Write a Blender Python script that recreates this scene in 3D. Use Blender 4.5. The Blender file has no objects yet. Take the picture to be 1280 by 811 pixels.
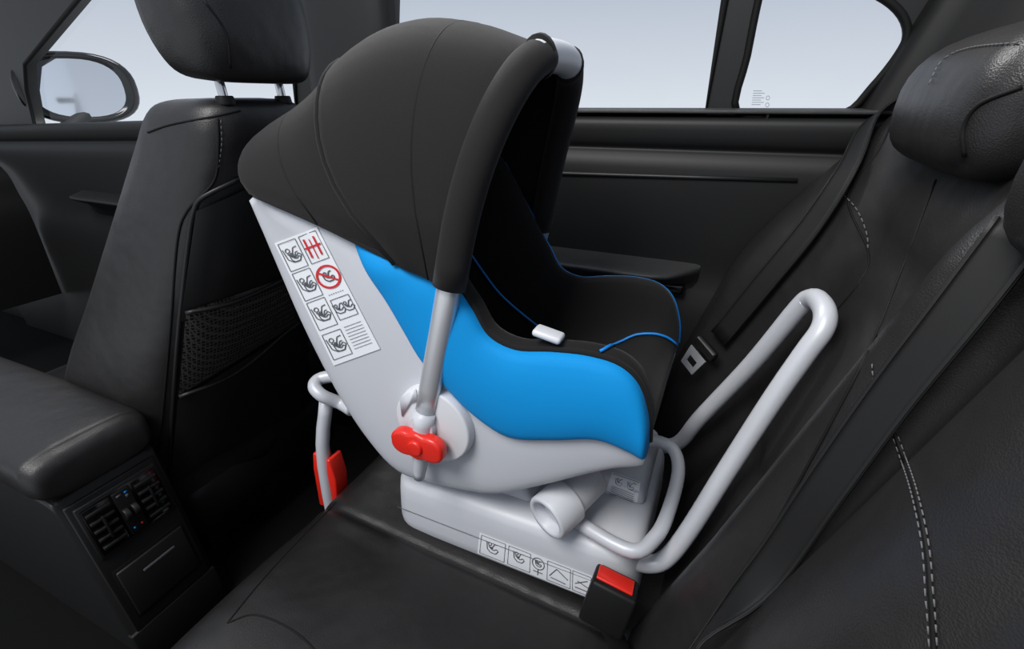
import bpy, bmesh, math, random
from mathutils import Vector, Matrix
from mathutils.bvhtree import BVHTree
random.seed(3)
ZO=1.0   # eye height above the car floor; coordinates below are relative to eye level
sc=bpy.context.scene
FPX=600.0
pitch=math.atan(285/600.0); yaw=math.radians(24)
cp,sp=math.cos(pitch),math.sin(pitch); cy,sy=math.cos(yaw),math.sin(yaw)
RV=Vector((cy,sy,0)); UV=Vector((-sy*sp,cy*sp,cp)); FV=Vector((-sy*cp,cy*cp,-sp))
def ray(px,py): return RV*(px-640)+UV*(405-py)+FV*FPX
def PY(px,py,y): d=ray(px,py); return d*(y/d.y)
def PX(px,py,x): d=ray(px,py); return d*(x/d.x)
def PZ(px,py,z): d=ray(px,py); return d*(z/d.z)
V=lambda x,y,z: Vector((x,y,z))
# ---------------- materials
def s2l(c):
    return tuple(((v/255)/12.92 if v/255<=0.04045 else (((v/255)+0.055)/1.055)**2.4) for v in c)
def mat(name,rgb,rough=.5,metal=0,bump=0,bscale=200,sheen=0,coat=0,var=0,vscale=8,spec=.5,kind='noise'):
    m=bpy.data.materials.new(name); m.use_nodes=True
    nt=m.node_tree; b=nt.nodes['Principled BSDF']
    c=s2l(rgb)+(1,)
    b.inputs['Base Color'].default_value=c; b.inputs['Roughness'].default_value=rough
    b.inputs['Metallic'].default_value=metal; b.inputs['Specular IOR Level'].default_value=spec
    if sheen: b.inputs['Sheen Weight'].default_value=sheen; b.inputs['Sheen Roughness'].default_value=.4
    if coat: b.inputs['Coat Weight'].default_value=coat; b.inputs['Coat Roughness'].default_value=.15
    tc=nt.nodes.new('ShaderNodeTexCoord')
    if bump:
        if kind=='leather':
            t=nt.nodes.new('ShaderNodeTexVoronoi'); t.inputs['Scale'].default_value=bscale; out=t.outputs['Distance']
        elif kind=='weave':
            t=nt.nodes.new('ShaderNodeTexWave'); t.inputs['Scale'].default_value=bscale; t.inputs['Distortion'].default_value=2; out=t.outputs['Fac']
        else:
            t=nt.nodes.new('ShaderNodeTexNoise'); t.inputs['Scale'].default_value=bscale; t.inputs['Detail'].default_value=3; out=t.outputs['Fac']
        nt.links.new(tc.outputs['Object'],t.inputs['Vector'])
        bp=nt.nodes.new('ShaderNodeBump'); bp.inputs['Strength'].default_value=bump; bp.inputs['Distance'].default_value=.001
        nt.links.new(out,bp.inputs['Height'])
        last=bp
        if kind=='leather':
            n2=nt.nodes.new('ShaderNodeTexNoise'); n2.inputs['Scale'].default_value=14; n2.inputs['Detail'].default_value=2
            nt.links.new(tc.outputs['Object'],n2.inputs['Vector'])
            b2=nt.nodes.new('ShaderNodeBump'); b2.inputs['Strength'].default_value=.4; b2.inputs['Distance'].default_value=.012
            nt.links.new(n2.outputs['Fac'],b2.inputs['Height']); nt.links.new(bp.outputs['Normal'],b2.inputs['Normal']); last=b2
        nt.links.new(last.outputs['Normal'],b.inputs['Normal'])
    if var:
        n=nt.nodes.new('ShaderNodeTexNoise'); n.inputs['Scale'].default_value=vscale; n.inputs['Detail'].default_value=2
        nt.links.new(tc.outputs['Object'],n.inputs['Vector'])
        r=nt.nodes.new('ShaderNodeMapRange'); r.inputs['To Min'].default_value=rough-var; r.inputs['To Max'].default_value=rough+var
        nt.links.new(n.outputs['Fac'],r.inputs['Value']); nt.links.new(r.outputs['Result'],b.inputs['Roughness'])
    return m
LEA=mat('black_leather',(27,26,26),.36,bump=.25,bscale=700,kind='leather',var=.05,spec=.42)
LEAB=mat('backrest_leather',(34,33,33),.40,bump=.25,bscale=700,kind='leather',var=.05,spec=.42)
LEA2=mat('grey_leather_insert',(56,56,56),.5,bump=.25,bscale=700,kind='leather',var=.05)
PLA=mat('black_plastic',(26,26,26),.45,bump=.1,bscale=900,spec=.4)
DPL=mat('dark_plastic',(15,15,15),.55,bump=.1,bscale=900,spec=.3)
GLO=mat('gloss_black',(9,9,10),.15)
DOORM=mat('door_trim',(23,23,23),.55,bump=.15,bscale=700,spec=.38)
CAR=mat('carpet',(17,17,17),.95,bump=.9,bscale=900,spec=.1)
FAB=mat('black_fabric',(30,28,28),.85,bump=.5,bscale=1400,sheen=.09,spec=.25)
FAB2=mat('black_lining',(27,26,26),.9,bump=.5,bscale=1600,sheen=.09,spec=.25)
BLU=mat('blue_fabric',(0,138,208),.75,bump=.25,bscale=1500,sheen=.02,spec=.25)
PIP=mat('blue_piping',(0,125,210),.5)
GRY=mat('light_grey_plastic',(196,198,204),.42,bump=.12,bscale=700)
GRD=mat('light_grey_dial',(212,213,217),.40)
TUB=mat('painted_tube',(192,194,200),.40,metal=.1)
ALU=mat('satin_aluminium',(215,216,219),.33,metal=.6)
RED=mat('red_plastic',(222,38,24),.35,coat=.2)
WHI=mat('label_white',(234,236,240),.5)
INK=mat('label_ink',(84,86,92),.6)
GIN=mat('glass_ink',(140,145,155),.6)
INR=mat('label_red_ink',(205,40,45),.6)
STI=mat('thread',(92,92,94),.8)
BEL=mat('belt_webbing',(20,20,20),.6,bump=.12,bscale=900,kind='weave',spec=.35)
CHR=mat('chrome',(205,207,210),.18,metal=1)
MIR=mat('mirror_glass',(225,230,238),.04,metal=1)
RUB=mat('rubber',(10,10,10),.7,spec=.25)
def netmat():
    m=bpy.data.materials.new('pocket_net'); m.use_nodes=True; nt=m.node_tree; b=nt.nodes['Principled BSDF']
    b.inputs['Roughness'].default_value=.8
    tc=nt.nodes.new('ShaderNodeTexCoord'); v=nt.nodes.new('ShaderNodeTexVoronoi'); v.inputs['Scale'].default_value=150; v.inputs['Randomness'].default_value=.2
    v.feature='DISTANCE_TO_EDGE'
    cr=nt.nodes.new('ShaderNodeValToRGB'); cr.color_ramp.elements[0].position=.06; cr.color_ramp.elements[0].color=(.06,.056,.052,1)
    cr.color_ramp.elements[1].position=.22; cr.color_ramp.elements[1].color=(.003,.003,.003,1)
    nt.links.new(tc.outputs['Object'],v.inputs['Vector']); nt.links.new(v.outputs['Distance'],cr.inputs['Fac']); nt.links.new(cr.outputs['Color'],b.inputs['Base Color'])
    b.inputs['Specular IOR Level'].default_value=.2
    return m
NET=netmat()
def glassmat():
    m=bpy.data.materials.new('window_glass'); m.use_nodes=True; nt=m.node_tree; nt.nodes.remove(nt.nodes['Principled BSDF'])
    o=nt.nodes['Material Output']; t=nt.nodes.new('ShaderNodeBsdfTransparent'); g=nt.nodes.new('ShaderNodeBsdfGlossy'); g.inputs['Roughness'].default_value=.02
    t.inputs['Color'].default_value=(.97,.985,1,1)
    fr=nt.nodes.new('ShaderNodeFresnel'); fr.inputs['IOR'].default_value=1.2
    mx=nt.nodes.new('ShaderNodeMixShader'); nt.links.new(fr.outputs[0],mx.inputs[0]); nt.links.new(t.outputs[0],mx.inputs[1]); nt.links.new(g.outputs[0],mx.inputs[2]); nt.links.new(mx.outputs[0],o.inputs[0])
    return m
GLS=glassmat()
# ---------------- builders
def empty(name):
    e=bpy.data.objects.new(name,None); e.empty_display_size=.1; sc.collection.objects.link(e); return e
def mk(name,vs,fs,m,parent=None,smooth=True,mods=()):
    me=bpy.data.meshes.new(name); me.from_pydata([(v[0],v[1],v[2]+ZO) for v in vs],[],fs); me.validate()
    bm=bmesh.new(); bm.from_mesh(me); bmesh.ops.recalc_face_normals(bm,faces=bm.faces); bm.to_mesh(me); bm.free()
    ob=bpy.data.objects.new(name,me); sc.collection.objects.link(ob)
    me.materials.append(m)
    if smooth:
        for p in me.polygons: p.use_smooth=True
    if parent: ob.parent=parent
    for k,kw in mods:
        md=ob.modifiers.new(k,k)
        for a,b in kw.items(): setattr(md,a,b)
    return ob
def cr(pts,n,closed=False):
    out=[]; L=len(pts)
    if L<3 or n<=1:
        if n<=1: return list(pts)
        for i in range(L-1):
            for j in range(n): out.append(pts[i].lerp(pts[i+1],j/n))
        out.append(pts[-1]); return out
    rng=L if closed else L-1
    for i in range(rng):
        p1=pts[i]; p2=pts[(i+1)%L]
        p0=pts[(i-1)%L] if (closed or i>0) else p1*2-p2
        p3=pts[(i+2)%L] if (closed or i+2<L) else p2*2-p1
        for j in range(n):
            t=j/n
            out.append(.5*((2*p1)+(p2-p0)*t+(2*p0-5*p1+4*p2-p3)*t*t+(3*p1-p0-3*p2+p3)*t**3))
    if not closed: out.append(pts[-1].copy())
    return out
def smoothgrid(rows,nu,nv,cu=False,cv=False):
    rows=[cr(r,nv,cv) for r in rows]
    cols=[cr([r[j] for r in rows],nu,cu) for j in range(len(rows[0]))]
    return [[cols[j][i] for j in range(len(cols))] for i in range(len(cols[0]))]
def loft(name,rows,m,parent=None,nu=4,nv=4,cu=False,cv=False,caps=False,mods=()):
    g=smoothgrid(rows,nu,nv,cu,cv); U=len(g); W=len(g[0])
    vs=[v for r in g for v in r]; fs=[]
    for i in range(U if cu else U-1):
        for j in range(W if cv else W-1):
            fs.append((i*W+j,i*W+(j+1)%W,((i+1)%U)*W+(j+1)%W,((i+1)%U)*W+j))
    if caps:
        fs.append(tuple(range(W))[::-1]); fs.append(tuple((U-1)*W+j for j in range(W)))
    return mk(name,vs,fs,m,parent,mods=mods)
def tubemesh(pts,r,seg=16,flat=None,caps=True):
    vs=[];fs=[];n=len(pts)
    T=[(pts[min(i+1,n-1)]-pts[max(i-1,0)]).normalized() for i in range(n)]
    up=V(0,1,0) if abs(T[0].y)<.9 else V(1,0,0)
    N=(up-T[0]*up.dot(T[0])).normalized()
    for i in range(n):
        N=(N-T[i]*N.dot(T[i])).normalized(); B=T[i].cross(N)
        rr=r[i] if isinstance(r,(list,tuple)) else r
        fa=flat or 1
        for k in range(seg):
            a=2*math.pi*k/seg; vs.append(pts[i]+N*math.cos(a)*rr*fa+B*math.sin(a)*rr)
    for i in range(n-1):
        for k in range(seg):
            fs.append((i*seg+k,i*seg+(k+1)%seg,(i+1)*seg+(k+1)%seg,(i+1)*seg+k))
    if caps: fs.append(tuple(range(seg))[::-1]); fs.append(tuple((n-1)*seg+k for k in range(seg)))
    return vs,fs
def tube(name,pts,r,m,parent=None,n=6,seg=16,flat=None,closed=False):
    p=cr(pts,n,closed)
    if closed: p=p+[p[0],p[1]]
    if isinstance(r,(list,tuple)):
        L=len(p); q=[]
        for i in range(L):
            f=i/(L-1)*(len(r)-1); k=min(int(f),len(r)-2); q.append(r[k]*(1-f+k)+r[k+1]*(f-k))
        r=q
    vs,fs=tubemesh(p,r,seg,flat)
    return mk(name,vs,fs,m,parent)
def rbox(name,c,s,m,parent=None,bev=.005,rot=None,seg=3):
    vs=[];hx,hy,hz=s[0]/2,s[1]/2,s[2]/2
    R=rot or Matrix.Identity(3)
    for x in(-hx,hx):
        for y in(-hy,hy):
            for z in(-hz,hz): vs.append(R@V(x,y,z)+Vector(c))
    fs=[(0,1,3,2),(4,6,7,5),(0,4,5,1),(2,3,7,6),(0,2,6,4),(1,5,7,3)]
    return mk(name,vs,fs,m,parent,mods=[('BEVEL',dict(width=bev,segments=seg,limit_method='ANGLE'))] if bev else [])
def prism(name,poly,vec,m,parent=None,bev=0,seg=3,smooth=True):
    n=len(poly); vs=[Vector(p) for p in poly]+[Vector(p)+vec for p in poly]
    fs=[tuple(range(n)),tuple(range(n,2*n))[::-1]]+[(i,(i+1)%n,n+(i+1)%n,n+i) for i in range(n)]
    return mk(name,vs,fs,m,parent,smooth=smooth,mods=[('BEVEL',dict(width=bev,segments=seg,limit_method='ANGLE',angle_limit=.7))] if bev else [])
def cyl(name,p0,p1,r0,r1,m,parent=None,seg=40,bev=.002):
    T=(p1-p0).normalized(); up=V(0,0,1) if abs(T.z)<.9 else V(1,0,0); N=T.cross(up).normalized(); B=T.cross(N)
    vs=[p0+(N*math.cos(2*math.pi*k/seg)+B*math.sin(2*math.pi*k/seg))*r0 for k in range(seg)]+[p1+(N*math.cos(2*math.pi*k/seg)+B*math.sin(2*math.pi*k/seg))*r1 for k in range(seg)]
    fs=[tuple(range(seg)),tuple(range(seg,2*seg))[::-1]]+[(k,(k+1)%seg,seg+(k+1)%seg,seg+k) for k in range(seg)]
    return mk(name,vs,fs,m,parent,mods=[('BEVEL',dict(width=bev,segments=3,limit_method='ANGLE',angle_limit=.8))])
def bvh(ob):
    bpy.context.view_layer.update()
    dg=bpy.context.evaluated_depsgraph_get(); return BVHTree.FromObject(ob,dg)
ORI=V(0,0,ZO)
def hit0(t,px,py,off=.001):
    d=ray(px,py).normalized(); loc,nor,i,ds=t.ray_cast(ORI,d)
    if loc is None: return None
    if nor.dot(d)>0: nor=-nor
    return loc+nor*off-V(0,0,ZO), nor
def hit(t,px,py,off=.001):
    """point on a surface; if just past its edge use the closest surface point"""
    h=hit0(t,px,py,off)
    if h: return h
    d=ray(px,py).normalized(); best=None
    for k in range(1,60):
        loc,nor,i,ds=t.find_nearest(ORI+d*(.05*k))
        if best is None or ds<best[0]: best=(ds,loc,nor)
    _,loc,nor=best
    if nor.dot(d)>0: nor=-nor
    return loc+nor*off-V(0,0,ZO), nor
def bil(q,u,v):
    a=(q[0][0]*(1-u)+q[1][0]*u,q[0][1]*(1-u)+q[1][1]*u); b=(q[3][0]*(1-u)+q[2][0]*u,q[3][1]*(1-u)+q[2][1]*u)
    return a[0]*(1-v)+b[0]*v,a[1]*(1-v)+b[1]*v
def patch(name,q,t,m,parent,off=.0015,bulge=0,n=10,thick=0):
    vs=[];fs=[]
    for i in range(n+1):
        for j in range(n+1):
            u,v=i/n,j/n; x,y=bil(q,u,v); b=bulge*(math.sin(math.pi*u)*math.sin(math.pi*v))**.5 if 0<i<n and 0<j<n else 0
            p,_=hit(t,x,y,off+b); vs.append(p)
    for i in range(n):
        for j in range(n): a=i*(n+1)+j; fs.append((a,a+1,a+n+2,a+n+1))
    return mk(name,vs,fs,m,parent,mods=[('SOLIDIFY',dict(thickness=thick,offset=0))] if thick else [])
def prints(name,q,t,shapes,m,parent,off=.0025):
    vs=[];fs=[]
    for s in shapes:
        k=len(vs)
        for (u,v) in s:
            x,y=bil(q,u,v); p,_=hit(t,x,y,off); vs.append(p)
        fs.append(tuple(range(k,k+len(s))))
    return mk(name,vs,fs,m,parent,smooth=False)
def seg2(a,b,w,ar=1):
    w=w*.6
    dx,dy=(b[0]-a[0])*ar,(b[1]-a[1]); L=math.hypot(dx,dy) or 1; nx,ny=-dy/L*w/ar,dx/L*w
    return [(a[0]+nx,a[1]+ny),(b[0]+nx,b[1]+ny),(b[0]-nx,b[1]-ny),(a[0]-nx,a[1]-ny)]
def frame(u0,v0,u1,v1,w,ar=1):
    return [seg2((u0,v0),(u1,v0),w,ar),seg2((u1,v0),(u1,v1),w,ar),seg2((u1,v1),(u0,v1),w,ar),seg2((u0,v1),(u0,v0),w,ar)]
def ringp(cu,cv,r,w,ar=1,n=20):
    o=[]
    for k in range(n):
        a=2*math.pi*k/n;b=2*math.pi*(k+1)/n
        o.append(seg2((cu+r*math.cos(a)/ar,cv+r*math.sin(a)),(cu+r*math.cos(b)/ar,cv+r*math.sin(b)),w,ar))
    return o
def babyicon(cu,cv,s,w,ar=1,flip=1):
    P=lambda x,y:(cu+x*s*flip/ar,cv+y*s)
    o=ringp(P(-.35,-.55)[0],P(-.35,-.55)[1],.22*s,w,ar,10)
    path=[(-.8,-.8),(-.65,.3),(-.2,.7),(.5,.7),(.85,.2),(.6,-.05),(.2,.25),(-.2,.1),(-.5,-.25)]
    for i in range(len(path)-1): o.append(seg2(P(*path[i]),P(*path[i+1]),w,ar))
    o.append(seg2(P(-.1,.1),P(.3,-.7),w,ar)); o.append(seg2(P(.3,-.7),P(.7,-.75),w,ar)); o.append(seg2(P(-.3,-.1),P(.1,.0),w*2,ar))
    return o
def ribbon(name,pl,w,m,parent,n=5,th=.0022,lift=0,shift=0):
    P=cr([a for a,_ in pl],n); Nn=cr([b for _,b in pl],n); vs=[];fs=[]
    for i in range(len(P)):
        T=(P[min(i+1,len(P)-1)]-P[max(i-1,0)]).normalized(); S=T.cross(Nn[i]).normalized(); U_=S.cross(T).normalized()
        if U_.dot(Nn[i])<0: U_=-U_
        for k in (-1,-.5,0,.5,1): vs.append(P[i]+S*(k*w/2+shift)+U_*lift)
    for i in range(len(P)-1):
        for k in range(4): fs.append((i*5+k,i*5+k+1,i*5+k+6,i*5+k+5))
    return mk(name,vs,fs,m,parent,mods=[('SOLIDIFY',dict(thickness=th,offset=0))])
def stitches(name,pxs,t,m,parent,off=.0015,dash=.0065,gap=.004,w=.0009):
    P2=cr([Vector((a,b,0)) for a,b in pxs],8); P=[h[0] for h in (hit0(t,p.x,p.y,off) for p in P2) if h]
    vs=[];fs=[];acc=0;on=True;cur=[P[0]]
    segs=[]
    for i in range(len(P)-1):
        a,b=P[i],P[i+1]; L=(b-a).length; s=0
        if L>.1: continue
        while s<L:
            need=(dash if on else gap)-acc
            if s+need<=L:
                s+=need; q=a.lerp(b,s/L)
                if on: cur.append(q); segs.append(cur)
                cur=[q]; on=not on; acc=0
            else:
                acc+=L-s; s=L
                if on: cur.append(b)
    for c in segs:
        if len(c)<2 or (c[-1]-c[0]).length<1e-5: continue
        v,f=tubemesh([c[0],c[-1]],w,6); k=len(vs); vs+=v; fs+=[tuple(i+k for i in x) for x in f]
    return mk(name,vs,fs,m,parent)
def seam(name,pxs,t,m,parent,r=.0012,off=.0003,n=6):
    P2=cr([Vector((a,b,0)) for a,b in pxs],n); P=[h[0] for h in (hit0(t,p.x,p.y,off) for p in P2) if h]
    return tube(name,P,r,m,parent,n=1,seg=8)
def sup(a,e): c,s=math.cos(a),math.sin(a); return math.copysign(abs(c)**e,c),math.copysign(abs(s)**e,s)

# =====================================================  CAR BODY SIDE
DY=1.0
def curveplate(name,outer,holes,y0,y1,m,parent=None):
    cu=bpy.data.curves.new(name+'_c','CURVE'); cu.dimensions='2D'; cu.fill_mode='BOTH'; cu.extrude=abs(y1-y0)/2
    for poly in [outer]+holes:
        s=cu.splines.new('POLY'); s.points.add(len(poly)-1)
        for i,(x,z) in enumerate(poly): s.points[i].co=(x,z,0,1)
        s.use_cyclic_u=True
    tmp=bpy.data.objects.new('tmp',cu); sc.collection.objects.link(tmp); bpy.context.view_layer.update()
    me=bpy.data.meshes.new_from_object(tmp.evaluated_get(bpy.context.evaluated_depsgraph_get()))
    bpy.data.objects.remove(tmp)
    for v in me.vertices:
        x,z,d=v.co; v.co=(x,(y0+y1)/2+d,z+ZO)
    me.materials.clear(); me.materials.append(m)
    ob=bpy.data.objects.new(name,me); sc.collection.objects.link(ob); me.name=name
    if parent: ob.parent=parent
    return ob
def xz(px,py,y=DY): p=PY(px,py,y); return (p.x,p.z)
def smooth2(pts,n=5):
    return [(p.x,p.y) for p in cr([Vector((a,b,0)) for a,b in pts],n,True)]
side=empty('wall_left')
w1=[xz(106,-10),xz(32,80),xz(34,112),xz(46,161),xz(170,157),xz(372,138),xz(368,90),xz(372,-10),(-.98,.3),(-1.3,.34),(-1.7,.3)]
w2=[xz(487,139),xz(882,139),xz(906,0),(xz(918,-70)),(-.05,.34),(-.5,.36),xz(492,-150)]
w3=smooth2([xz(921,140),xz(988,141),xz(1054,141),xz(1090,108),xz(1122,68),xz(1134,40),xz(1122,12),xz(1085,-12),xz(1020,-35),xz(962,-48),xz(948,0),xz(934,70)],4)
frame_o=[(-3.6,-1.0),(.9,-1.0),(.9,.45),(-3.6,.45)]
curveplate('body_side_frame',frame_o,[w1,w2,w3],DY,DY+.03,PLA,side)
def pane(name,poly,y,m):
    return mk(name,[V(x,y,z) for x,z in poly],[tuple(range(len(poly)))],m,smooth=False)
win=[pane('window_%d'%(i+1),w,DY+.02,GLS) for i,w in enumerate((w1,w2,w3))]
for i,w in enumerate((w1,w2,w3)):
    pts=[V(x,DY-.002,z) for x,z in w]
    tube('window_seal_%d'%(i+1),pts+[pts[0]],.006,RUB,side,n=1,seg=8)
tq=[(940,112),(958,112),(956,134),(937,134)]
qb=bvh(win[2])
sh=[seg2((.1,.05+.13*i),((.9 if i%2 else .7),.05+.13*i),.03) for i in range(7)]+ringp(1.15,.45,.12,.03,1,10)+ringp(1.15,.85,.12,.03,1,10)
prints('glass_marking',tq,qb,sh,GIN,win[2],.001)
def doorpanel(par,x0,x1,zb0,zb1,nm,ax0,ax1,arm=True):
    prof=[(1.0,0),(.972,-.004),(.962,-.016),(.966,-.045),(.975,-.058),(.968,-.066),(.958,-.09),(.962,-.16),(.968,-.23),(.972,-.30),(.955,-.38),(.955,-.55),(.965,-.97)]
    rows=[]
    for k in range(9):
        t=k/8; x=x0+(x1-x0)*t; zb=zb0+(zb1-zb0)*t
        rows.append([V(x,y,zb+z) for y,z in prof])
    loft(nm,rows,DOORM,par,1,3)
    r=[]
    for k in range(13):
        t=k/12; x=ax0+(ax1-ax0)*t; e=min(1,math.sin(math.pi*min(max(t,.001),.999))*3)**.6; d=-.30
        r.append([V(x,.975,d+.004),V(x,.975-.05*e,d),V(x,.975-.085*e,d-.004),V(x,.975-.088*e,d-.012),V(x,.975-.07*e,d-.022),V(x,.975-.02*e,d-.05),V(x,.975,d-.09)])
    loft('armrest',r,LEA2 if arm else DOORM,par,2,3)
rd=empty('door_1'); fd=empty('door_2')
doorpanel(rd,-.86,.45,xz(480,141)[1],xz(1050,142)[1],'trim_panel',-.66,-.028)
doorpanel(fd,-3.0,-.86,xz(46,163)[1],xz(372,141)[1],'trim_panel',-2.1,-1.35,False)
prism('belt_moulding',[V(-.78,.966,xz(600,141)[1]+.001),V(.3,.966,xz(1050,142)[1]+.001),V(.3,.998,xz(1050,142)[1]+.004),V(-.78,.998,xz(600,141)[1]+.004)],V(0,0,.006),LEA2,rd,.002)
lp=PY(959,148,.975); cyl('lock_pin',lp+V(0,0,-.012),lp+V(0,0,.012),.005,.004,GLO,rd); cyl('lock_pin_base',lp+V(0,0,-.014),lp+V(0,0,-.009),.010,.009,CHR,rd)
rbox('pull_recess',(-.10,.955,-.345),(.10,.03,.02),GLO,rd,.006)
tube('trim_strip',[V(-.8,.957,-.15),V(-.4,.957,-.142),V(.1,.958,-.128)],.004,PLA,rd,n=3,seg=8)
bp=empty('door_pillar')
rows=[]
for z,xa,xb in [(.45,-.98,-.70),(.2,-.965,-.715),(.0,-.97,-.72),(-.06,-.98,-.72),(-.4,-1.0,-.72),(-1.0,-1.0,-.72)]:
    rows.append([V(xa,1.0,z),V(xa+.02,.965,z),V((xa+xb)/2,.955,z),V(xb-.02,.965,z),V(xb,1.0,z)])
loft('pillar_trim',rows,PLA,bp,3,3)
cpil=empty('rear_pillar')
rows=[]
for t in range(7):
    u=t/6
    a=Vector((xz(1062,140)[0],DY,xz(1062,140)[1])).lerp(Vector((xz(1150,0)[0],DY,xz(1150,0)[1])),u)
    rows.append([V(a.x+.01,1.0,a.z),V(a.x+.03,.97,a.z),V(a.x+.14,.95,a.z+.02),V(a.x+.35,.86,a.z+.06),V(a.x+.6,.8,a.z+.1)])
loft('pillar_trim',rows,DPL,cpil,2,3)
rbox('rear_shelf',(.66,.1,-.03),(.60,1.75,.04),DPL,None,.01)
dash=empty('dashboard')
rows=[]
for y in (-.6,-.2,.3,.7,.95):
    rows.append([V(-2.5,y,-.75),V(-2.48,y,-.45),V(-2.5,y,-.34),V(-2.55,y,-.24),V(-2.8,y,-.18),V(-3.1,y,-.15)])
loft('dash_top',rows,DPL,dash,3,4)
mir=empty('wing_mirror')
mc=PY(98,110,1.14); nrm=V(.86,-.5,0).normalized(); wd=V(.5,.86,0).normalized()
def ellring(c,hw,hh,off,e=.78,n=36):
    return [c+wd*sup(2*math.pi*i/n,e)[0]*hw+V(0,0,1)*sup(2*math.pi*i/n,e)[1]*hh+nrm*off for i in range(n)]
HW,HH=.175,.118
mrow=[ellring(mc,HW*.76,HH*.80,.0),ellring(mc,HW*.90,HH*.92,.010),ellring(mc,HW,HH,0),ellring(mc,HW*1.0,HH*1.0,-.03),ellring(mc,HW*.85,HH*.85,-.09),ellring(mc,HW*.4,HH*.4,-.13)]
loft('mirror_housing',mrow,GLO,mir,2,1,cv=True,caps=True)
g=ellring(mc,HW*.77,HH*.81,.004); mk('mirror_glass',g,[tuple(range(len(g)))],MIR,mir,smooth=False)
tube('mirror_arm',[mc+V(0,0,-.09)-nrm*.03,mc+V(-.03,-.04,-.13),mc+V(-.06,-.09,-.17)],.035,DPL,mir)

fl=rbox('floor',(-1.2,.2,-1.02),(4.6,1.8,.04),CAR,None,0)

# =====================================================  REAR BENCH
bench=empty('rear_bench_seat')
prof=[(-.54,-.98),(-.585,-.86),(-.605,-.76),(-.597,-.705),(-.56,-.684),(-.48,-.688),(-.36,-.697),(-.2,-.704),(-.05,-.716),(.06,-.735)]
rows=[]
ys=[-.55,-.3,-.1,.05,.2,.33,.42,.45,.465,.48,.51,.6,.7,.8,.9,.96,.985]
for y in ys:
    dz=0.0
    if y<.4: dz=.014*math.exp(-((y-.2)/.2)**2)
    if abs(y-.465)<.004: dz=-.005
    rows.append([V(x,y,z+(dz if z>-.75 else 0)) for x,z in prof])
cush=loft('seat_cushion',rows,LEA,bench,3,4)
cb=bvh(cush)
seam('cushion_seam_1',[(284,778),(320,768),(370,790),(410,830)],cb,RUB,bench,.0014)
seam('cushion_seam_2',[(420,628),(380,668),(330,722),(284,778)],cb,RUB,bench,.0012)
def bx(z): 
    pts=[(-.80,-.01),(-.7,.018),(-.5,.085),(-.3,.145),(-.1,.205),(0,.24),(.05,.27),(.08,.32)]
    for i in range(len(pts)-1):
        if z<=pts[i+1][0]:
            t=(z-pts[i][0])/(pts[i+1][0]-pts[i][0]); return pts[i][1]*(1-t)+pts[i+1][1]*t
    return pts[-1][1]
def ss(a,b,x): t=min(max((x-a)/(b-a),0),1); return t*t*(3-2*t)
def backx(y,z):
    g=.11*(1-ss(-.30,.06,z))+.015
    g*= .55+.45*ss(-.78,-.5,z)
    b=ss(.76,.90,y)*g
    b+=.035*math.exp(-((y-.475)/.045)**2)*(1-ss(-.12,.02,z))
    b-=.014*math.exp(-((y-.405)/.018)**2)
    b+=.022*math.exp(-((y-.30)/.06)**2)
    b-=.012*math.exp(-((y-.235)/.012)**2)
    b-=.012*math.exp(-((z+.47)/.02)**2)*ss(.52,.56,y)*(1-ss(.76,.80,y))
    b-=.008*math.exp(-((z+.17)/.02)**2)*ss(.52,.56,y)*(1-ss(.76,.80,y))
    b-=.10*ss(.955,.995,y)
    return bx(z)-b
yy=[-.55+.015*i for i in range(104)]
zz=[-.80+.015*i for i in range(56)]
rows=[[V(backx(y,z),y,z) for y in yy] for z in zz]
rows.append([V(.34,y,.035) for y in yy]); 
back=loft('seat_backrest',rows,LEAB,bench,1,1)
bb=bvh(back)
stitches('stitch_1',[(1055,243),(1072,262),(1084,290),(1086,312)],bb,STI,bench)
seam('seam_1',[(1120,140),(1100,185),(1060,245),(1086,315),(1076,350),(1040,395)],bb,RUB,bench,.0015)
stitches('stitch_2',[(1118,548),(1140,610),(1155,680),(1160,750),(1164,811)],bb,STI,bench,dash=.004,gap=.0025,w=.0005)
stitches('stitch_3',[(1124,545),(1148,610),(1164,680),(1170,750),(1174,811)],bb,STI,bench,dash=.004,gap=.0025,w=.0005)
seam('seam_2',[(1100,500),(1121,548),(1144,610),(1159,680),(1165,750),(1169,830)],bb,RUB,bench,.0016)
seam('seam_3',[(1170,225),(1130,330),(1085,440),(1000,600),(900,780)],bb,RUB,bench,.0016)
stitches('stitch_4',[(1092,455),(1090,485),(1060,545)],bb,STI,bench,dash=.004,gap=.0025,w=.0006)
def headrest(nm,c,hx,hz,y0,y1,par,m=LEAB):
    rows=[];N=28
    for t,s in [(0,.05),(.02,.55),(.05,.8),(.1,.94),(.2,1),(.5,1.02),(.8,1),(.9,.94),(.95,.8),(.98,.55),(1,.05)]:
        y=y0+(y1-y0)*t
        rows.append([V(c[0]+sup(2*math.pi*i/N,.75)[0]*hx*s,y,c[1]+sup(2*math.pi*i/N,.75)[1]*hz*s+.22*sup(2*math.pi*i/N,.75)[0]*hx*s) for i in range(N)])
    return loft(nm,rows,m,par,3,1,cv=True,caps=True)
h1=headrest('headrest_outer',(.235,.0),.068,.066,.535,.835,bench)
h2=headrest('headrest_centre',(.225,-.035),.062,.06,.2,.452,bench)
hb=bvh(h1)
stitches('headrest_stitch',[(1163,105),(1180,75),(1215,60),(1278,54)],hb,STI,bench,dash=.005,gap=.003,w=.0007)
seam('headrest_seam',[(1206,195),(1205,160),(1225,130),(1278,108)],hb,RUB,bench,.002)

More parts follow.
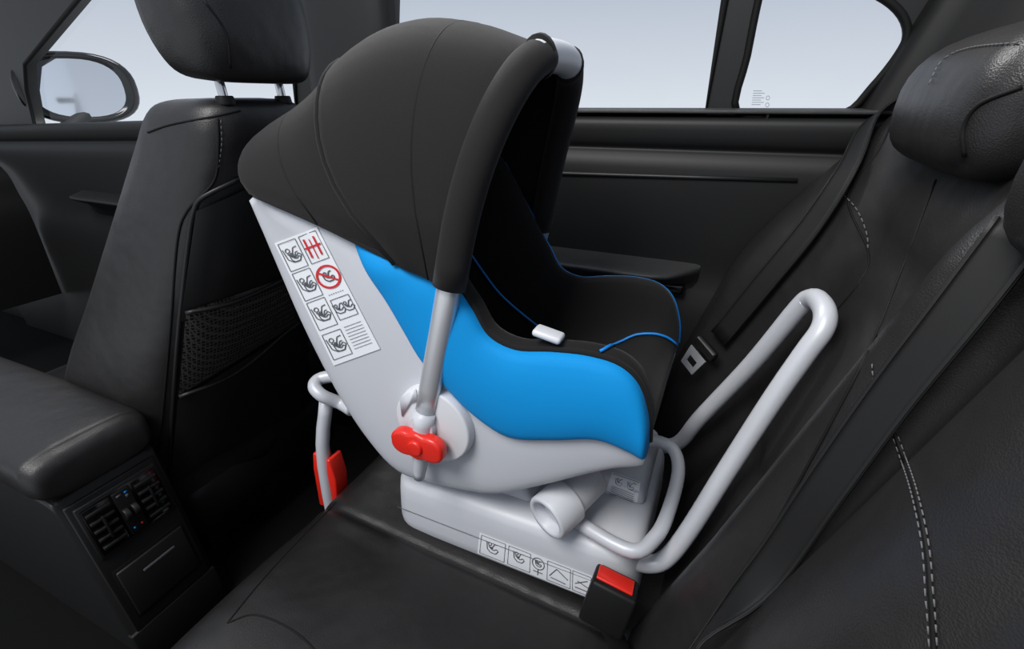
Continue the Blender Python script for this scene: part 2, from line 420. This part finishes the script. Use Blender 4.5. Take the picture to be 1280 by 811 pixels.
# =====================================================  SEAT BELTS
def belt(nm,pxs,w,off=.014,pre=None):
    e=empty(nm); L=[hit(bb,a,b,off) for a,b in pxs]
    if pre: L=[(L[0][0]+pre,L[0][1])]+L
    ribbon('webbing',L,w,BEL,e)
    for k in (-1,1): ribbon('selvedge_%d'%(1 if k<0 else 2),L,.003,DOORM,e,lift=.0016,shift=k*(w/2-.0022),th=.001)
    return e
b1=belt('seat_belt',[(1098,158),(1070,213),(1020,285),(960,355),(905,422)],.038,.016,V(.05,.035,.045))
b2=belt('seat_belt',[(1300,290),(1215,395),(1130,500),(1050,605),(975,710),(905,811),(880,850)],.036,.020)
p,n=hit(bb,897,434,.030)
ax=(hit(bb,905,422,.02)[0]-hit(bb,960,355,.02)[0]).normalized()
sd=ax.cross(n).normalized(); nn=sd.cross(ax).normalized()
Rm=Matrix((sd,ax,nn)).transposed()
rbox('tongue_grip',p,(.050,.020,.012),DPL,b1,.004,Rm)
rbox('tongue_edge',p+nn*.006-ax*.006,(.046,.003,.003),STI,b1,.001,Rm)
pl=p+ax*.030+nn*.010
o=[(-.021,-.018),(.021,-.018),(.017,.020),(-.017,.020)]; i_=[(-.010,-.004),(.010,-.004),(.010,.010),(-.010,.010)]
vs=[pl+sd*a+ax*b for a,b in o]+[pl+sd*a+ax*b for a,b in i_]
mk('tongue_plate',vs,[(0,1,5,4),(1,2,6,5),(2,3,7,6),(3,0,4,7)],ALU,b1,smooth=False,mods=[('SOLIDIFY',dict(thickness=.003,offset=0))])

bk=empty('seat_belt_buckle')
Rb=Matrix.Rotation(math.radians(10),3,'Y')@Matrix.Rotation(math.radians(-16),3,'X')
c=PZ(772,724,-.592)-Rb@V(0,0,.036)
rbox('buckle_body',c,(.062,.044,.066),DPL,bk,.005,Rb)
rbox('release_button',c+Rb@V(-.002,.001,.0325),(.050,.028,.007),RED,bk,.0015,Rb)
rbox('slot',c+Rb@V(0,.0175,.0325),(.048,.003,.003),GLO,bk,.001,Rb)
tube('stalk',[c+Rb@V(0,0,-.028),c+V(.01,-.01,-.045),c+V(.03,-.01,-.09)],.016,DPL,bk,flat=.5)

# =====================================================  FRONT SEAT
fs_=empty('front_seat')
lv=[(-.002,-.725,-.79,.03),(-.006,-.70,-.84,.075),(-.024,-.686,-.87,.098),(-.08,-.692,-.91,.115),(-.2,-.74,-1.0,.142),(-.35,-.80,-1.11,.178),(-.5,-.865,-1.23,.21),(-.66,-.92,-1.33,.232),(-.80,-.93,-1.35,.235)]
rows=[]
for z,xb,xf,w in lv:
    N=32; r=[]
    for i in range(N):
        c_,s_=sup(2*math.pi*i/N,.5); r.append(V((xb+xf)/2+c_*(xb-xf)/2,.6+s_*w,z))
    rows.append(r)
fseat=loft('backrest',rows,LEAB,fs_,4,1,cv=True,caps=True)
fb_=bvh(fseat)
rows=[]
for x,z0,z1,w in [(-.93,-.92,-.76,.2),(-1.0,-.92,-.74,.225),(-1.4,-.92,-.74,.225),(-1.75,-.92,-.74,.21),(-1.8,-.9,-.78,.19)]:
    r=[]
    for i in range(24):
        c_,s_=sup(2*math.pi*i/24,.5); r.append(V(x,.625+c_*w,(z0+z1)/2+s_*(z1-z0)/2))
    rows.append(r)
loft('seat_base',rows,DPL,fs_,3,1,cv=True,caps=True)
rbox('seat_rail_1',(-1.3,.45,-.95),(.7,.04,.1),DPL,fs_,.005); rbox('seat_rail_2',(-1.3,.75,-.95),(.7,.04,.1),DPL,fs_,.005)
rows=[]
for z,xb,xf,w in [(.020,-.70,-.735,.05),(.024,-.672,-.765,.085),(.043,-.66,-.785,.102),(.088,-.655,-.80,.112),(.148,-.662,-.80,.112),(.188,-.68,-.79,.1),(.208,-.71,-.765,.06)]:
    N=32; rows.append([V((xb+xf)/2+sup(2*math.pi*i/N,.6)[0]*(xb-xf)/2,.6+sup(2*math.pi*i/N,.6)[1]*w,z+.10*((xf-xb)/2)*sup(2*math.pi*i/N,.6)[0]) for i in range(N)])
fh=loft('headrest',rows,LEAB,fs_,4,1,cv=True,caps=True); fhb=bvh(fh)
for i,yv in enumerate((.543,.65)):
    cyl('headrest_post_%d'%(i+1),V(-.705,yv,-.03),V(-.712,yv,.05),.0065,.0065,CHR,fs_)
    cyl('post_collar_%d'%(i+1),V(-.706,yv,-.012),V(-.706,yv,.001),.014,.012,DPL,fs_)
seam('headrest_seam',[(255,0),(282,40),(288,85)],fhb,RUB,fs_,.0014)
seam('backrest_seam_1',[(185,165),(215,155),(268,145),(300,138)],fb_,RUB,fs_,.0015)
seam('backrest_seam_2',[(272,148),(273,180),(268,225),(235,262),(222,300),(214,400),(205,500),(196,590)],fb_,RUB,fs_,.002)
stitches('backrest_stitch',[(276,150),(277,180),(272,215)],fb_,STI,fs_,dash=.005,gap=.003,w=.0006)
seam('pocket_surround',[(300,222),(255,245),(243,262),(236,300),(228,370),(221,440),(214,540),(212,590)],fb_,PLA,fs_,.004,.001)
patch('rear_shell',[(246,262),(390,196),(390,336),(226,400)],fb_,PLA,fs_,.004,.004)
patch('pocket_net',[(232,386),(388,332),(388,390),(223,490)],fb_,NET,fs_,.007,.006,12)
seam('net_elastic',[(231,386),(290,372),(355,343),(388,330)],fb_,PLA,fs_,.004,.012)
seam('net_lower_edge',[(223,490),(290,462),(355,410),(388,388)],fb_,PLA,fs_,.004,.012)
patch('lower_shell',[(222,496),(388,394),(392,500),(212,600)],fb_,PLA,fs_,.008,.012)

# =====================================================  CENTRE CONSOLE
con=empty('center_console')
def CF(u,v,o=0):
    n=V(.995,0,.10)
    return V(-.915,.222,-.603).lerp(V(-.915,.384,-.603),u).lerp(V(-.872,.222,-.93).lerp(V(-.872,.384,-.93),u),v)+n*o
rows=[]
for x,dz in [(-.915,0),(-.94,.008),(-1.1,.01),(-1.5,.0),(-2.0,-.02)]:
    xo=.043 if x>-.92 else .02
    rows.append([V(x+xo+.01,.222,-.97),V(x+xo,.222,-.93),V(x+xo*.5,.222,-.78),V(x,.222,-.62+dz),V(x,.226,-.606+dz),V(x,.24,-.602+dz),V(x,.30,-.600+dz),V(x,.366,-.602+dz),V(x,.38,-.606+dz),V(x,.384,-.62+dz),V(x+xo*.5,.384,-.78),V(x+xo,.384,-.93),V(x+xo+.01,.384,-.97)])
cons=loft('console_body',rows,PLA,con,2,2,caps=True)
rows=[]
for x,s,dz in [(-.897,.3,-.015),(-.900,.75,-.006),(-.917,.95,.0),(-.955,1,.004),(-1.2,1,.008),(-1.6,1,.0),(-1.75,.9,-.01)]:
    r=[]
    for i in range(28):
        c_,s_=sup(2*math.pi*i/28,.55); r.append(V(x,.298+c_*.094*(s*.5+.5),-.550+dz+s_*.042*s))
    rows.append(r)
loft('armrest_lid',rows,LEAB,con,4,1,cv=True,caps=True)
def fbox(nm,u0,v0,u1,v1,o0,o1,m,bev=.002):
    a=[CF(u0,v0,o0),CF(u1,v0,o0),CF(u1,v1,o0),CF(u0,v1,o0)]
    n=V(.995,0,.1).normalized()
    return prism(nm,a,n*(o1-o0),m,con,bev,2)
fbox('rear_bezel',.05,.03,.95,.93,.0,.006,PLA,.005)
fbox('vent_bezel',.10,.06,.92,.40,.004,.010,PLA,.004)
fbox('vent_panel_recess',.13,.08,.89,.38,.009,.0105,GLO,.0005)
for g_,(a,b) in enumerate(((.14,.40),(.62,.88))):
    fbox('vent_frame_%d'%(g_+1),a,.09,b,.37,.010,.0115,GLO,.001)
    for k_ in range(5):
        v=.115+.053*k_
        fbox('vent_%d_louvre_%d'%(g_+1,k_+1),a+.015,v,b-.015,v+.016,.011,.0165,DOORM,.0006)
    fbox('vent_%d_tab'%(g_+1),(a+b)/2-.012,.16,(a+b)/2+.012,.30,.012,.019,DPL,.001)
fbox('vent_centre',.42,.09,.60,.37,.010,.014,DPL,.002)
for i,(u,v,w,h,mm) in enumerate(((.45,.11,.05,.02,'w'),(.53,.11,.03,.02,'b'),(.53,.13,.03,.03,'w'),(.46,.33,.02,.02,'b'),(.54,.33,.02,.02,'r'))):
    fbox('vent_icon_%d'%i,u,v,u+w,v+h*.6,.014,.0145,{'w':INK,'b':PIP,'r':RED}[mm],0)
for i,u in enumerate((.465,.555)):
    a=CF(u,.235,.012); cyl('vent_wheel_%d'%(i+1),a+V(0,-.005,0),a+V(0,.005,0),.012,.012,PLA,con)
fbox('drawer_gap',.12,.50,.90,.86,.004,.0065,RUB,.001)
fbox('ashtray_drawer',.14,.52,.88,.84,.004,.010,PLA,.003)
fbox('drawer_pull',.36,.60,.72,.615,.009,.0108,STI,.0005)
fbox('console_foot',-.02,.93,1.02,1.2,-.01,.006,DPL,.004)

# =====================================================  ISOFIX BASE
base=empty('isofix_base')
def rr(x0,y0,x1,y1,r,n=6):
    o=[]
    for cx_,cy_,a0 in ((x1-r,y1-r,0),(x0+r,y1-r,90),(x0+r,y0+r,180),(x1-r,y0+r,270)):
        for k_ in range(n+1):
            a=math.radians(a0+90*k_/n); o.append((cx_+r*math.cos(a),cy_+r*math.sin(a)))
    return o
rows=[]
for z,i in [(-.704,.006),(-.696,.0),(-.66,.0),(-.61,.003),(-.596,.010),(-.590,.022),(-.586,.05)]:
    rows.append([V(x,y,z) for x,y in rr(-.456+i,.492+i,-.022-i,.80-i,.045)])
slab=loft('base_body',rows,GRY,base,2,1,cv=True,caps=True)
sb=bvh(slab)
prism('base_front_riser',[V(-.42,.53,-.59),V(-.20,.53,-.59),V(-.22,.53,-.535),V(-.39,.53,-.525)],V(0,.17,0),GRY,base,.012)
prism('rear_housing',[V(-.17,.60,-.592),V(-.035,.60,-.592),V(-.045,.60,-.56),V(-.15,.60,-.535)],V(0,.175,0),GRY,base,.012)
tube('parting_line',[V(-.44,.4915,-.655),V(-.25,.4905,-.655),V(-.06,.4915,-.655)],.0006,INK,base,n=2,seg=6)
hp=[(712,640,-.575),(735,660,-.572),(790,688,-.570),(818,672,-.566),(835,640,-.56),(848,590,-.552),(842,562,-.545),(822,551,-.54),(800,553,-.54)]
tube('release_hoop',[PZ(a,b,c_) for a,b,c_ in hp],.0105,TUB,base,n=5)
a=PZ(682,648,-.543); b=PZ(742,596,-.53)
ax_=(b-a).normalized()
cyl('coupling_tube_rear',a+ax_*.035,b,.029,.026,GRY,base,bev=.003)
def pipe(nm,p0,p1,ro,ri,m,par,seg=40):
    T=(p1-p0).normalized(); N=T.cross(V(0,0,1)).normalized(); B=T.cross(N); rows=[]
    for p_,r_ in ((p0+T*.03,ri),(p0+T*.002,ri),(p0,ri+.002),(p0,ro-.002),(p0+T*.003,ro),(p1,ro)):
        rows.append([p_+(N*math.cos(2*math.pi*q/seg)+B*math.sin(2*math.pi*q/seg))*r_ for q in range(seg)])
    return loft(nm,rows,m,par,1,1,cv=True)
pipe('coupling_tube',a,a+ax_*.045,.034,.025,GRY,base)
cyl('coupling_plug',a+ax_*.018,a+ax_*.04,.0245,.0245,GRY,base)
hoop=[(-.05,.525,-.625),(-.015,.532,-.628),(.008,.54,-.613),(.03,.553,-.56),(.062,.578,-.455),(.095,.602,-.350),(.118,.618,-.285),(.130,.628,-.255),(.132,.645,-.240),(.128,.675,-.236),(.122,.697,-.241),(.112,.708,-.262),(.075,.73,-.37),(.02,.765,-.51),(-.005,.785,-.585),(-.04,.785,-.61)]
tube('anti_rebound_hoop',[V(*p_) for p_ in hoop],.0130,TUB,base,n=6)
fh_=[PX(440,512,-.55),PX(425,503,-.58),PX(403,494,-.60),PX(393,482,-.62),PX(402,472,-.62),PX(430,470,-.58),PX(470,480,-.50)]
tube('front_hoop',fh_,.0115,TUB,base,n=6)
lt=PX(408,498,-.615); lx=PX(405,580,-.63)
tube('support_leg',[lt,V(lx.x,lx.y,lx.z),V(lx.x-.01,lx.y,-.99)],.0125,TUB,base,n=4)
t0=PX(408,563,-.628)
prism('leg_collar',[t0+V(-.020,-.016,.0),t0+V(-.012,-.016,.0),t0+V(-.004,-.016,-.03),t0+V(.008,-.016,-.03),t0+V(.012,-.016,-.005),t0+V(.020,-.016,-.005),t0+V(.026,-.016,-.05),t0+V(.016,-.016,-.14),t0+V(-.034,-.016,-.14),t0+V(-.028,-.016,-.04)],V(0,.034,0),RED,base,.003)
cyl('leg_foot',V(lx.x-.01,lx.y,-1.0),V(lx.x-.01,lx.y,-.975),.035,.03,GRY,base)
LQ=[(600,664),(742,719),(742,748),(597,690)]
patch('side_label',LQ,sb,WHI,base,.0012,0,8)
ar=4.8; sh=frame(.02,.08,.23,.92,.02,ar)+babyicon(.12,.5,.30,.03,ar)+frame(.26,.08,.45,.92,.02,ar)+babyicon(.35,.45,.28,.03,ar)
sh+=ringp(.52,.38,.25,.03,ar)+babyicon(.52,.38,.16,.03,ar)+[seg2((.48,.75),(.56,.75),.03,ar),seg2((.52,.65),(.52,.88),.03,ar)]
sh+=frame(.60,.08,.80,.92,.02,ar)+[seg2((.62,.7),(.68,.3),.03,ar),seg2((.68,.3),(.78,.6),.03,ar),seg2((.63,.75),(.76,.8),.03,ar)]+frame(.82,.08,.98,.92,.02,ar)+[seg2((.84,.6),(.95,.3),.03,ar),seg2((.84,.75),(.95,.75),.03,ar),seg2((.86,.45),(.96,.6),.03,ar)]
prints('side_label_print',LQ,sb,sh,INK,base,.0018)
hbv=bvh(bpy.data.objects['rear_housing'])
LQ2=[(765,590),(800,602),(795,636),(756,618)]
patch('top_label',LQ2,hbv,WHI,base,.0012,0,4)
prints('top_label_print',LQ2,hbv,frame(.05,.05,.95,.95,.015)+[seg2((.12,.5+.07*i),(.88,.5+.07*i),.015) for i in range(6)]+babyicon(.3,.28,.15,.012)+babyicon(.7,.28,.15,.012),INK,base,.0018)

# =====================================================  INFANT CAR SEAT
seat=empty('infant_car_seat')
YN=.47; YC=.6075
mir_=lambda v: V(v.x,2*YC-v.y,v.z)
Rxz={0:(-.622,-.125,.52),1:(-.59,-.085,.535),2:(-.54,-.055,.54),3:(-.46,-.035,.53),4:(-.39,-.04,.515),5:(-.335,-.095,.492)}
Rp={6:(568,345),7:(592,385),8:(612,418),9:(645,435),10:(690,437),11:(735,442),12:(775,455),13:(800,480),14:(812,520),15:(812,552)}
Mp=[(322,242),(350,262),(395,275),(440,298),(460,335),(485,375),(507,415),(528,450),(556,480),(590,515),(635,545),(690,549),(745,548),(785,562),(803,570),(808,571)]
Bp=[(320,250),(335,290),(352,335),(372,385),(398,440),(430,500),(465,552),(500,588),(545,603),(590,612),(625,614),(670,605),(720,592),(765,580),(795,576),(806,574)]
R=[];M=[];B=[]
for i in range(16):
    R.append(V(Rxz[i][0],Rxz[i][2],Rxz[i][1]) if i in Rxz else PY(Rp[i][0],Rp[i][1],YN))
    M.append(PY(Mp[i][0],Mp[i][1],YN-.005)); B.append(PY(Bp[i][0],Bp[i][1],.488))
rows=[]
for i in range(16):
    r,m_,b_=R[i],M[i],B[i]; dn=(b_-m_); dn.y=0; dn=dn.normalized() if dn.length>1e-4 else V(0,0,-1)
    q1=r.lerp(m_,.5); q1.y=min(q1.y,(YN-.002) if i>5 else (r.y+YN)/2-.006); q2=m_.lerp(b_,.5); q2.y=YN-.002; q3=m_.lerp(b_,.88); q3.y=.474
    bc=V(b_.x,.53,b_.z)+dn*.012; cc=V(b_.x,YC,b_.z)+dn*.018
    half=[r,q1,m_,q2,q3,b_,bc]
    rows.append(half+[cc]+[mir_(v) for v in half[::-1]])
shell=loft('outer_shell',rows,GRY,seat,4,3,mods=[('SOLIDIFY',dict(thickness=.004,offset=-1))])
shb=bvh(shell)
WT={3:(455,300),4:(505,322),5:(540,336)}
for sgn in (0,1):
    rows=[]; f=(lambda v:mir_(v)) if sgn else (lambda v:v)
    for i in range(3,16):
        r=PY(WT[i][0],WT[i][1],YN) if i in WT else R[i].copy(); m_=M[i].copy()
        pt=[]
        sc_=min(1,(r-m_).length/.05)
        for t,dy in ((0,.012),(.03,-.006),(.12,-.014),(.35,-.020),(.65,-.021),(.88,-.017),(.97,-.011),(1.0,.004)):
            q=r.lerp(m_,t); q.y=YN+(dy*sc_ if dy<0 else dy); pt.append(f(q))
        rows.append(pt)
    loft('side_wing_%d'%(sgn+1),rows,BLU,seat,5,2,caps=True)
    tube('wing_rim_%d'%(sgn+1),[f(V(R[i].x,R[i].y+.002,R[i].z)) for i in range(5,16)],.0033,FAB2 if not sgn else PIP,seat,n=6,seg=10)
rows=[]
def Lp(i,t,y): r,b_=R[i],B[i]; return V(r.x+(b_.x-r.x)*t,y,r.z+(b_.z-r.z)*t)
for i in range(16):
    r,b_=R[i],B[i]; yo=r.y-YN
    k_=.62 if i<9 else .50
    up=(r-b_); up.y=0; up=up.normalized()*.006
    half=[Lp(i,0,YN+.003+yo)+up*.3,Lp(i,0,YN+.012+yo)+up,Lp(i,.03,YN+.025+yo)+up,Lp(i,.25,YN+.036+yo*.8),Lp(i,k_*.75,YN+.05+yo*.5),Lp(i,k_*.95,YN+.085+yo*.3)]
    rows.append(half+[Lp(i,k_,YC)]+[mir_(v) for v in half[::-1]])
lin=loft('seat_liner',rows,FAB2,seat,5,3)
lb=bvh(lin)
seam('liner_piping_1',[(583,306),(600,332),(625,365),(655,392),(682,413)],lb,PIP,seat,.0020,.004)
seam('liner_piping_2',[(750,440),(775,428),(800,418),(830,420),(852,436)],lb,PIP,seat,.0020,.003)
rows=[]
for i in range(2,12):
    k_=.62 if i<9 else .50
    if i==2: k_=.5
    w_=[.02,.05,.065,.062,.055,.055,.06,.062,.06,.03][i-2]; th=[.0,.012,.02,.02,.014,.012,.012,.012,.01,.0][i-2]
    up=(R[i]-B[i]); up.y=0; up=up.normalized()
    rows.append([Lp(i,k_*.9,YC+w_*a)+up*(th*math.sqrt(max(0,1-a*a))*1.2+.002) for a in (-1,-.9,-.6,-.2,.2,.6,.9,1)])
loft('inlay_cushion',rows,FAB,seat,4,3)
for j,yo in enumerate((-.032,.032)):
    L=[]
    for i in range(3,11):
        k_=.62 if i<9 else .50
        up=(R[i]-B[i]); up.y=0; up=up.normalized()
        L.append((Lp(i,k_*.9,YC+yo*(1-max(0,i-7)*.22))+up*.026,up))
    ribbon('harness_strap_%d'%(j+1),L,.022,BEL,seat)
p,n=hit(lb,688,428,.012)
rbox('harness_buckle',p,(.036,.022,.009),GRD,seat,.004,Matrix.Rotation(math.radians(10),3,'Y'))
# canopy
Kp=[(563,357),(553,352),(541,346),(528,340),(513,334),(498,327),(445,301),(400,279),(355,259),(318,243)]
Tq=[(-.215,.042),(-.255,.061),(-.315,.079),(-.375,.083),(-.432,.070),(-.482,.046),(-.522,.014),(-.562,-.008),(-.598,-.024),(-.632,-.044)]
BU=[.008,.010,.016,.022,.028,.032,.020,.012,.010,.010]
TP=[.16,.14,.12,.10,.08,.06,.07,.09,.12,.16]
W0=YC-.455
def rib(i,n=24,e=.62,dw=0):
    K=PY(Kp[i][0],Kp[i][1],YN-.012); T=Tq[i]; o=[]
    w=W0+dw
    D=V(T[0]-K.x,0,T[1]-K.z).normalized(); Nn=V(-D.z,0,D.x)
    if Nn.x>0: Nn=-Nn
    for k_ in range(n+1):
        a=math.pi*k_/n; c_,s_=math.cos(a),math.sin(a); h=abs(s_)**e
        y=YC-w*(1-TP[i]*h)*math.copysign(abs(c_)**e,c_)
        q=V(K.x+(T[0]-K.x)*h,y,K.z+(T[1]-K.z)*h)+Nn*(BU[i]*math.sin(math.pi*h))
        o.append(q)
    return o
hc=[rib(5,dw=-.006)]+[rib(i) for i in range(6,10)]
last=rib(9)
K9=last[0]
cl1=[V(p_.x-.006,YC+(p_.y-YC)*.97,p_.z-.018*min(1,max(0,(p_.z-K9.z)/.05))) for p_ in last]
cl2=[V(K9.x-.004+(p_.x-K9.x)*.9,YC+(p_.y-YC)*.93,K9.z+(p_.z-K9.z)*.25-.004) for p_ in last]
loft('head_cover',hc+[cl1,cl2],FAB,seat,4,1,mods=[('SOLIDIFY',dict(thickness=.003,offset=0))])
hood=loft('canopy',[rib(i,dw=(.006 if i in (1,2,3,4) else .004)) for i in range(0,6)],FAB,seat,4,1,mods=[('SOLIDIFY',dict(thickness=.003,offset=0))])
for j,(i,rad) in enumerate(((5,.0040),(2,.0018),(1,.0014),(7,.0014))):
    tube('canopy_seam_%d'%(j+1),rib(i,dw=.0062 if i in (1,2) else (.004 if i==5 else .001)),rad,FAB2 if i==5 else RUB,seat,n=1,seg=8)
tube('canopy_hem',[PY(a_,b_+1,YN-.014) for a_,b_ in Kp],.003,FAB2,seat,n=4,seg=10)
arch=rib(0,n=36)
K0=arch[0]
piv=PY(531,520,.452)
low=[piv,piv.lerp(K0,.5)]
tube('carry_handle',low+arch+[mir_(v) for v in low[::-1]],.0155,ALU,seat,n=2,seg=20,flat=.75)
near=[v for v in arch if v.y<YC-.036]; far=[v for v in arch if v.y>YC+.046]
for j,s_ in enumerate((near,far)):
    tube('handle_sleeve_%d'%(j+1),s_,.0210,FAB,seat,n=2,seg=20,flat=.85)
    tube('sleeve_cuff_%d'%(j+1),[s_[-1 if j==0 else 0].lerp(s_[-2 if j==0 else 1],t_) for t_ in (0,.3,.6)],.0230,FAB2,seat,n=2,seg=20,flat=.85)
tube('handle_grip',[v for v in arch if abs(v.y-YC)<.056],.0180,GRD,seat,n=3,seg=20)
for j in (0,1):
    f=(lambda v:mir_(v)) if j else (lambda v:v)
    dc=PY(541,531,.455); 
    cyl('dial_%d'%(j+1),f(dc+V(0,.012,0)),f(dc+V(0,-.004,0)),.062,.059,GRD,seat,64,.003)
    cyl('dial_hub_%d'%(j+1),f(dc+V(-.012,0,.0)),f(dc+V(-.012,-.014,.0)),.022,.020,GRY,seat)
    wp=[f(PY(a_,b_,.4505)) for a_,b_ in ((503,520),(500,497),(520,485),(522,500),(514,503))]
    prism('dial_slot_%d'%(j+1),wp,V(0,-.0015 if not j else .0015,0),GRY,seat)
    kc=PY(525,553,.438)
    pts=[]
    for k_ in range(48):
        a=2*math.pi*k_/48; rr_=.021+.021*abs(math.cos(a))**3+.003*abs(math.sin(3*a)); pts.append(f(kc+V(rr_*math.cos(a),.006,rr_*math.sin(a)*.95)))
    prism('release_knob_%d'%(j+1),pts,V(0,-.018 if not j else .018,0),RED,seat,.005)
    cyl('knob_cap_%d'%(j+1),f(kc+V(0,-.010,0)),f(kc+V(0,-.016,0)),.013,.011,RED,seat)
    e0=f(PY(531,515,.447)); e1=f(PY(524,596,.447))
    tube('handle_end_%d'%(j+1),[e0,e0.lerp(e1,.6),e1],[.016,.013,.008],GRY,seat,n=4)
SQ=[(344,303),(397,283),(476,435),(418,456)]
patch('instruction_label',SQ,shb,WHI,seat,.0014,0,12)
ar=.36
sh=[]
for k_,(v0,v1) in enumerate(((.02,.24),(.26,.48),(.50,.72),(.76,.96))):
    sh+=frame(.06,v0,.46,v1,.004,ar)+babyicon(.26,(v0+v1)/2,.075,.006,ar)+babyicon(.29,(v0+v1)/2+.02,.05,.006,ar)
sh+=frame(.54,.02,.94,.24,.004,ar)
sh+=frame(.54,.54,.94,.70,.004,ar)+babyicon(.64,.62,.05,.006,ar)+babyicon(.84,.62,.05,.006,ar)
sh+=[seg2((.54,.76+.025*i),(.92,.76+.025*i),.003,ar) for i in range(8)]
sh+=[seg2((.56+.05*i,.50),(.59+.05*i,.50),.004,ar) for i in range(7)]
sh+=babyicon(.74,.37,.05,.008,ar)
prints('instruction_label_print',SQ,shb,sh,INK,seat,.0022)
sr=ringp(.74,.37,.085,.014,ar)+[seg2((.57,.32),(.91,.42),.012,ar)]+[seg2((.62,.05),(.62,.20),.012,ar),seg2((.84,.05),(.84,.20),.012,ar),seg2((.56,.12),(.92,.12),.012,ar),seg2((.73,.06),(.73,.22),.006,ar)]
prints('instruction_label_red',SQ,shb,sr,INR,seat,.0024)

# =====================================================  WORLD / LIGHTS / CAMERA
w=bpy.data.worlds.new('studio_sky'); sc.world=w; w.use_nodes=True; nt=w.node_tree; bg=nt.nodes['Background']
tc=nt.nodes.new('ShaderNodeTexCoord'); sx=nt.nodes.new('ShaderNodeSeparateXYZ'); rp=nt.nodes.new('ShaderNodeValToRGB')
mr=nt.nodes.new('ShaderNodeMapRange'); mr.inputs['From Min'].default_value=-.3; mr.inputs['From Max'].default_value=.6
nt.links.new(tc.outputs['Generated'],sx.inputs[0]); nt.links.new(sx.outputs['Z'],mr.inputs['Value']); nt.links.new(mr.outputs['Result'],rp.inputs['Fac']); nt.links.new(rp.outputs['Color'],bg.inputs['Color'])
rp.color_ramp.elements[0].color=s2l((222,228,236))+(1,); rp.color_ramp.elements[0].position=.3
rp.color_ramp.elements[1].color=s2l((166,176,192))+(1,); rp.color_ramp.elements[1].position=.62
bg.inputs['Strength'].default_value=1.0
def area(nm,loc,tgt,size,energy,col=(1,1,1)):
    l=bpy.data.lights.new(nm,'AREA'); l.energy=energy; l.size=size; l.color=col; l.shape='SQUARE'
    o=bpy.data.objects.new(nm,l); sc.collection.objects.link(o); o.location=loc
    o.rotation_euler=(Vector(tgt)-Vector(loc)).to_track_quat('-Z','Y').to_euler(); return o
area('added_fill_light',(-.8,-1.1,3.0),(-.3,.6,.4),1.2,88,(1,.985,.96))  # added overhead lamp with no real source; lights the cabin through the missing roof
area('added_fill_light.001',(-1.5,1.6,2.8),(0,.4,.3),1.0,60,(1,.99,.97))  # second added lamp, unseen above the far side, brightens the seats
cam=bpy.data.cameras.new('camera'); co=bpy.data.objects.new('camera',cam); sc.collection.objects.link(co)
co.location=(0,0,ZO); co.rotation_euler=(math.pi/2-pitch,0,yaw); cam.sensor_width=36; cam.lens=FPX/1280*36; cam.clip_start=.02
sc.camera=co
sc.view_settings.view_transform='Standard'; sc.view_settings.look='None'
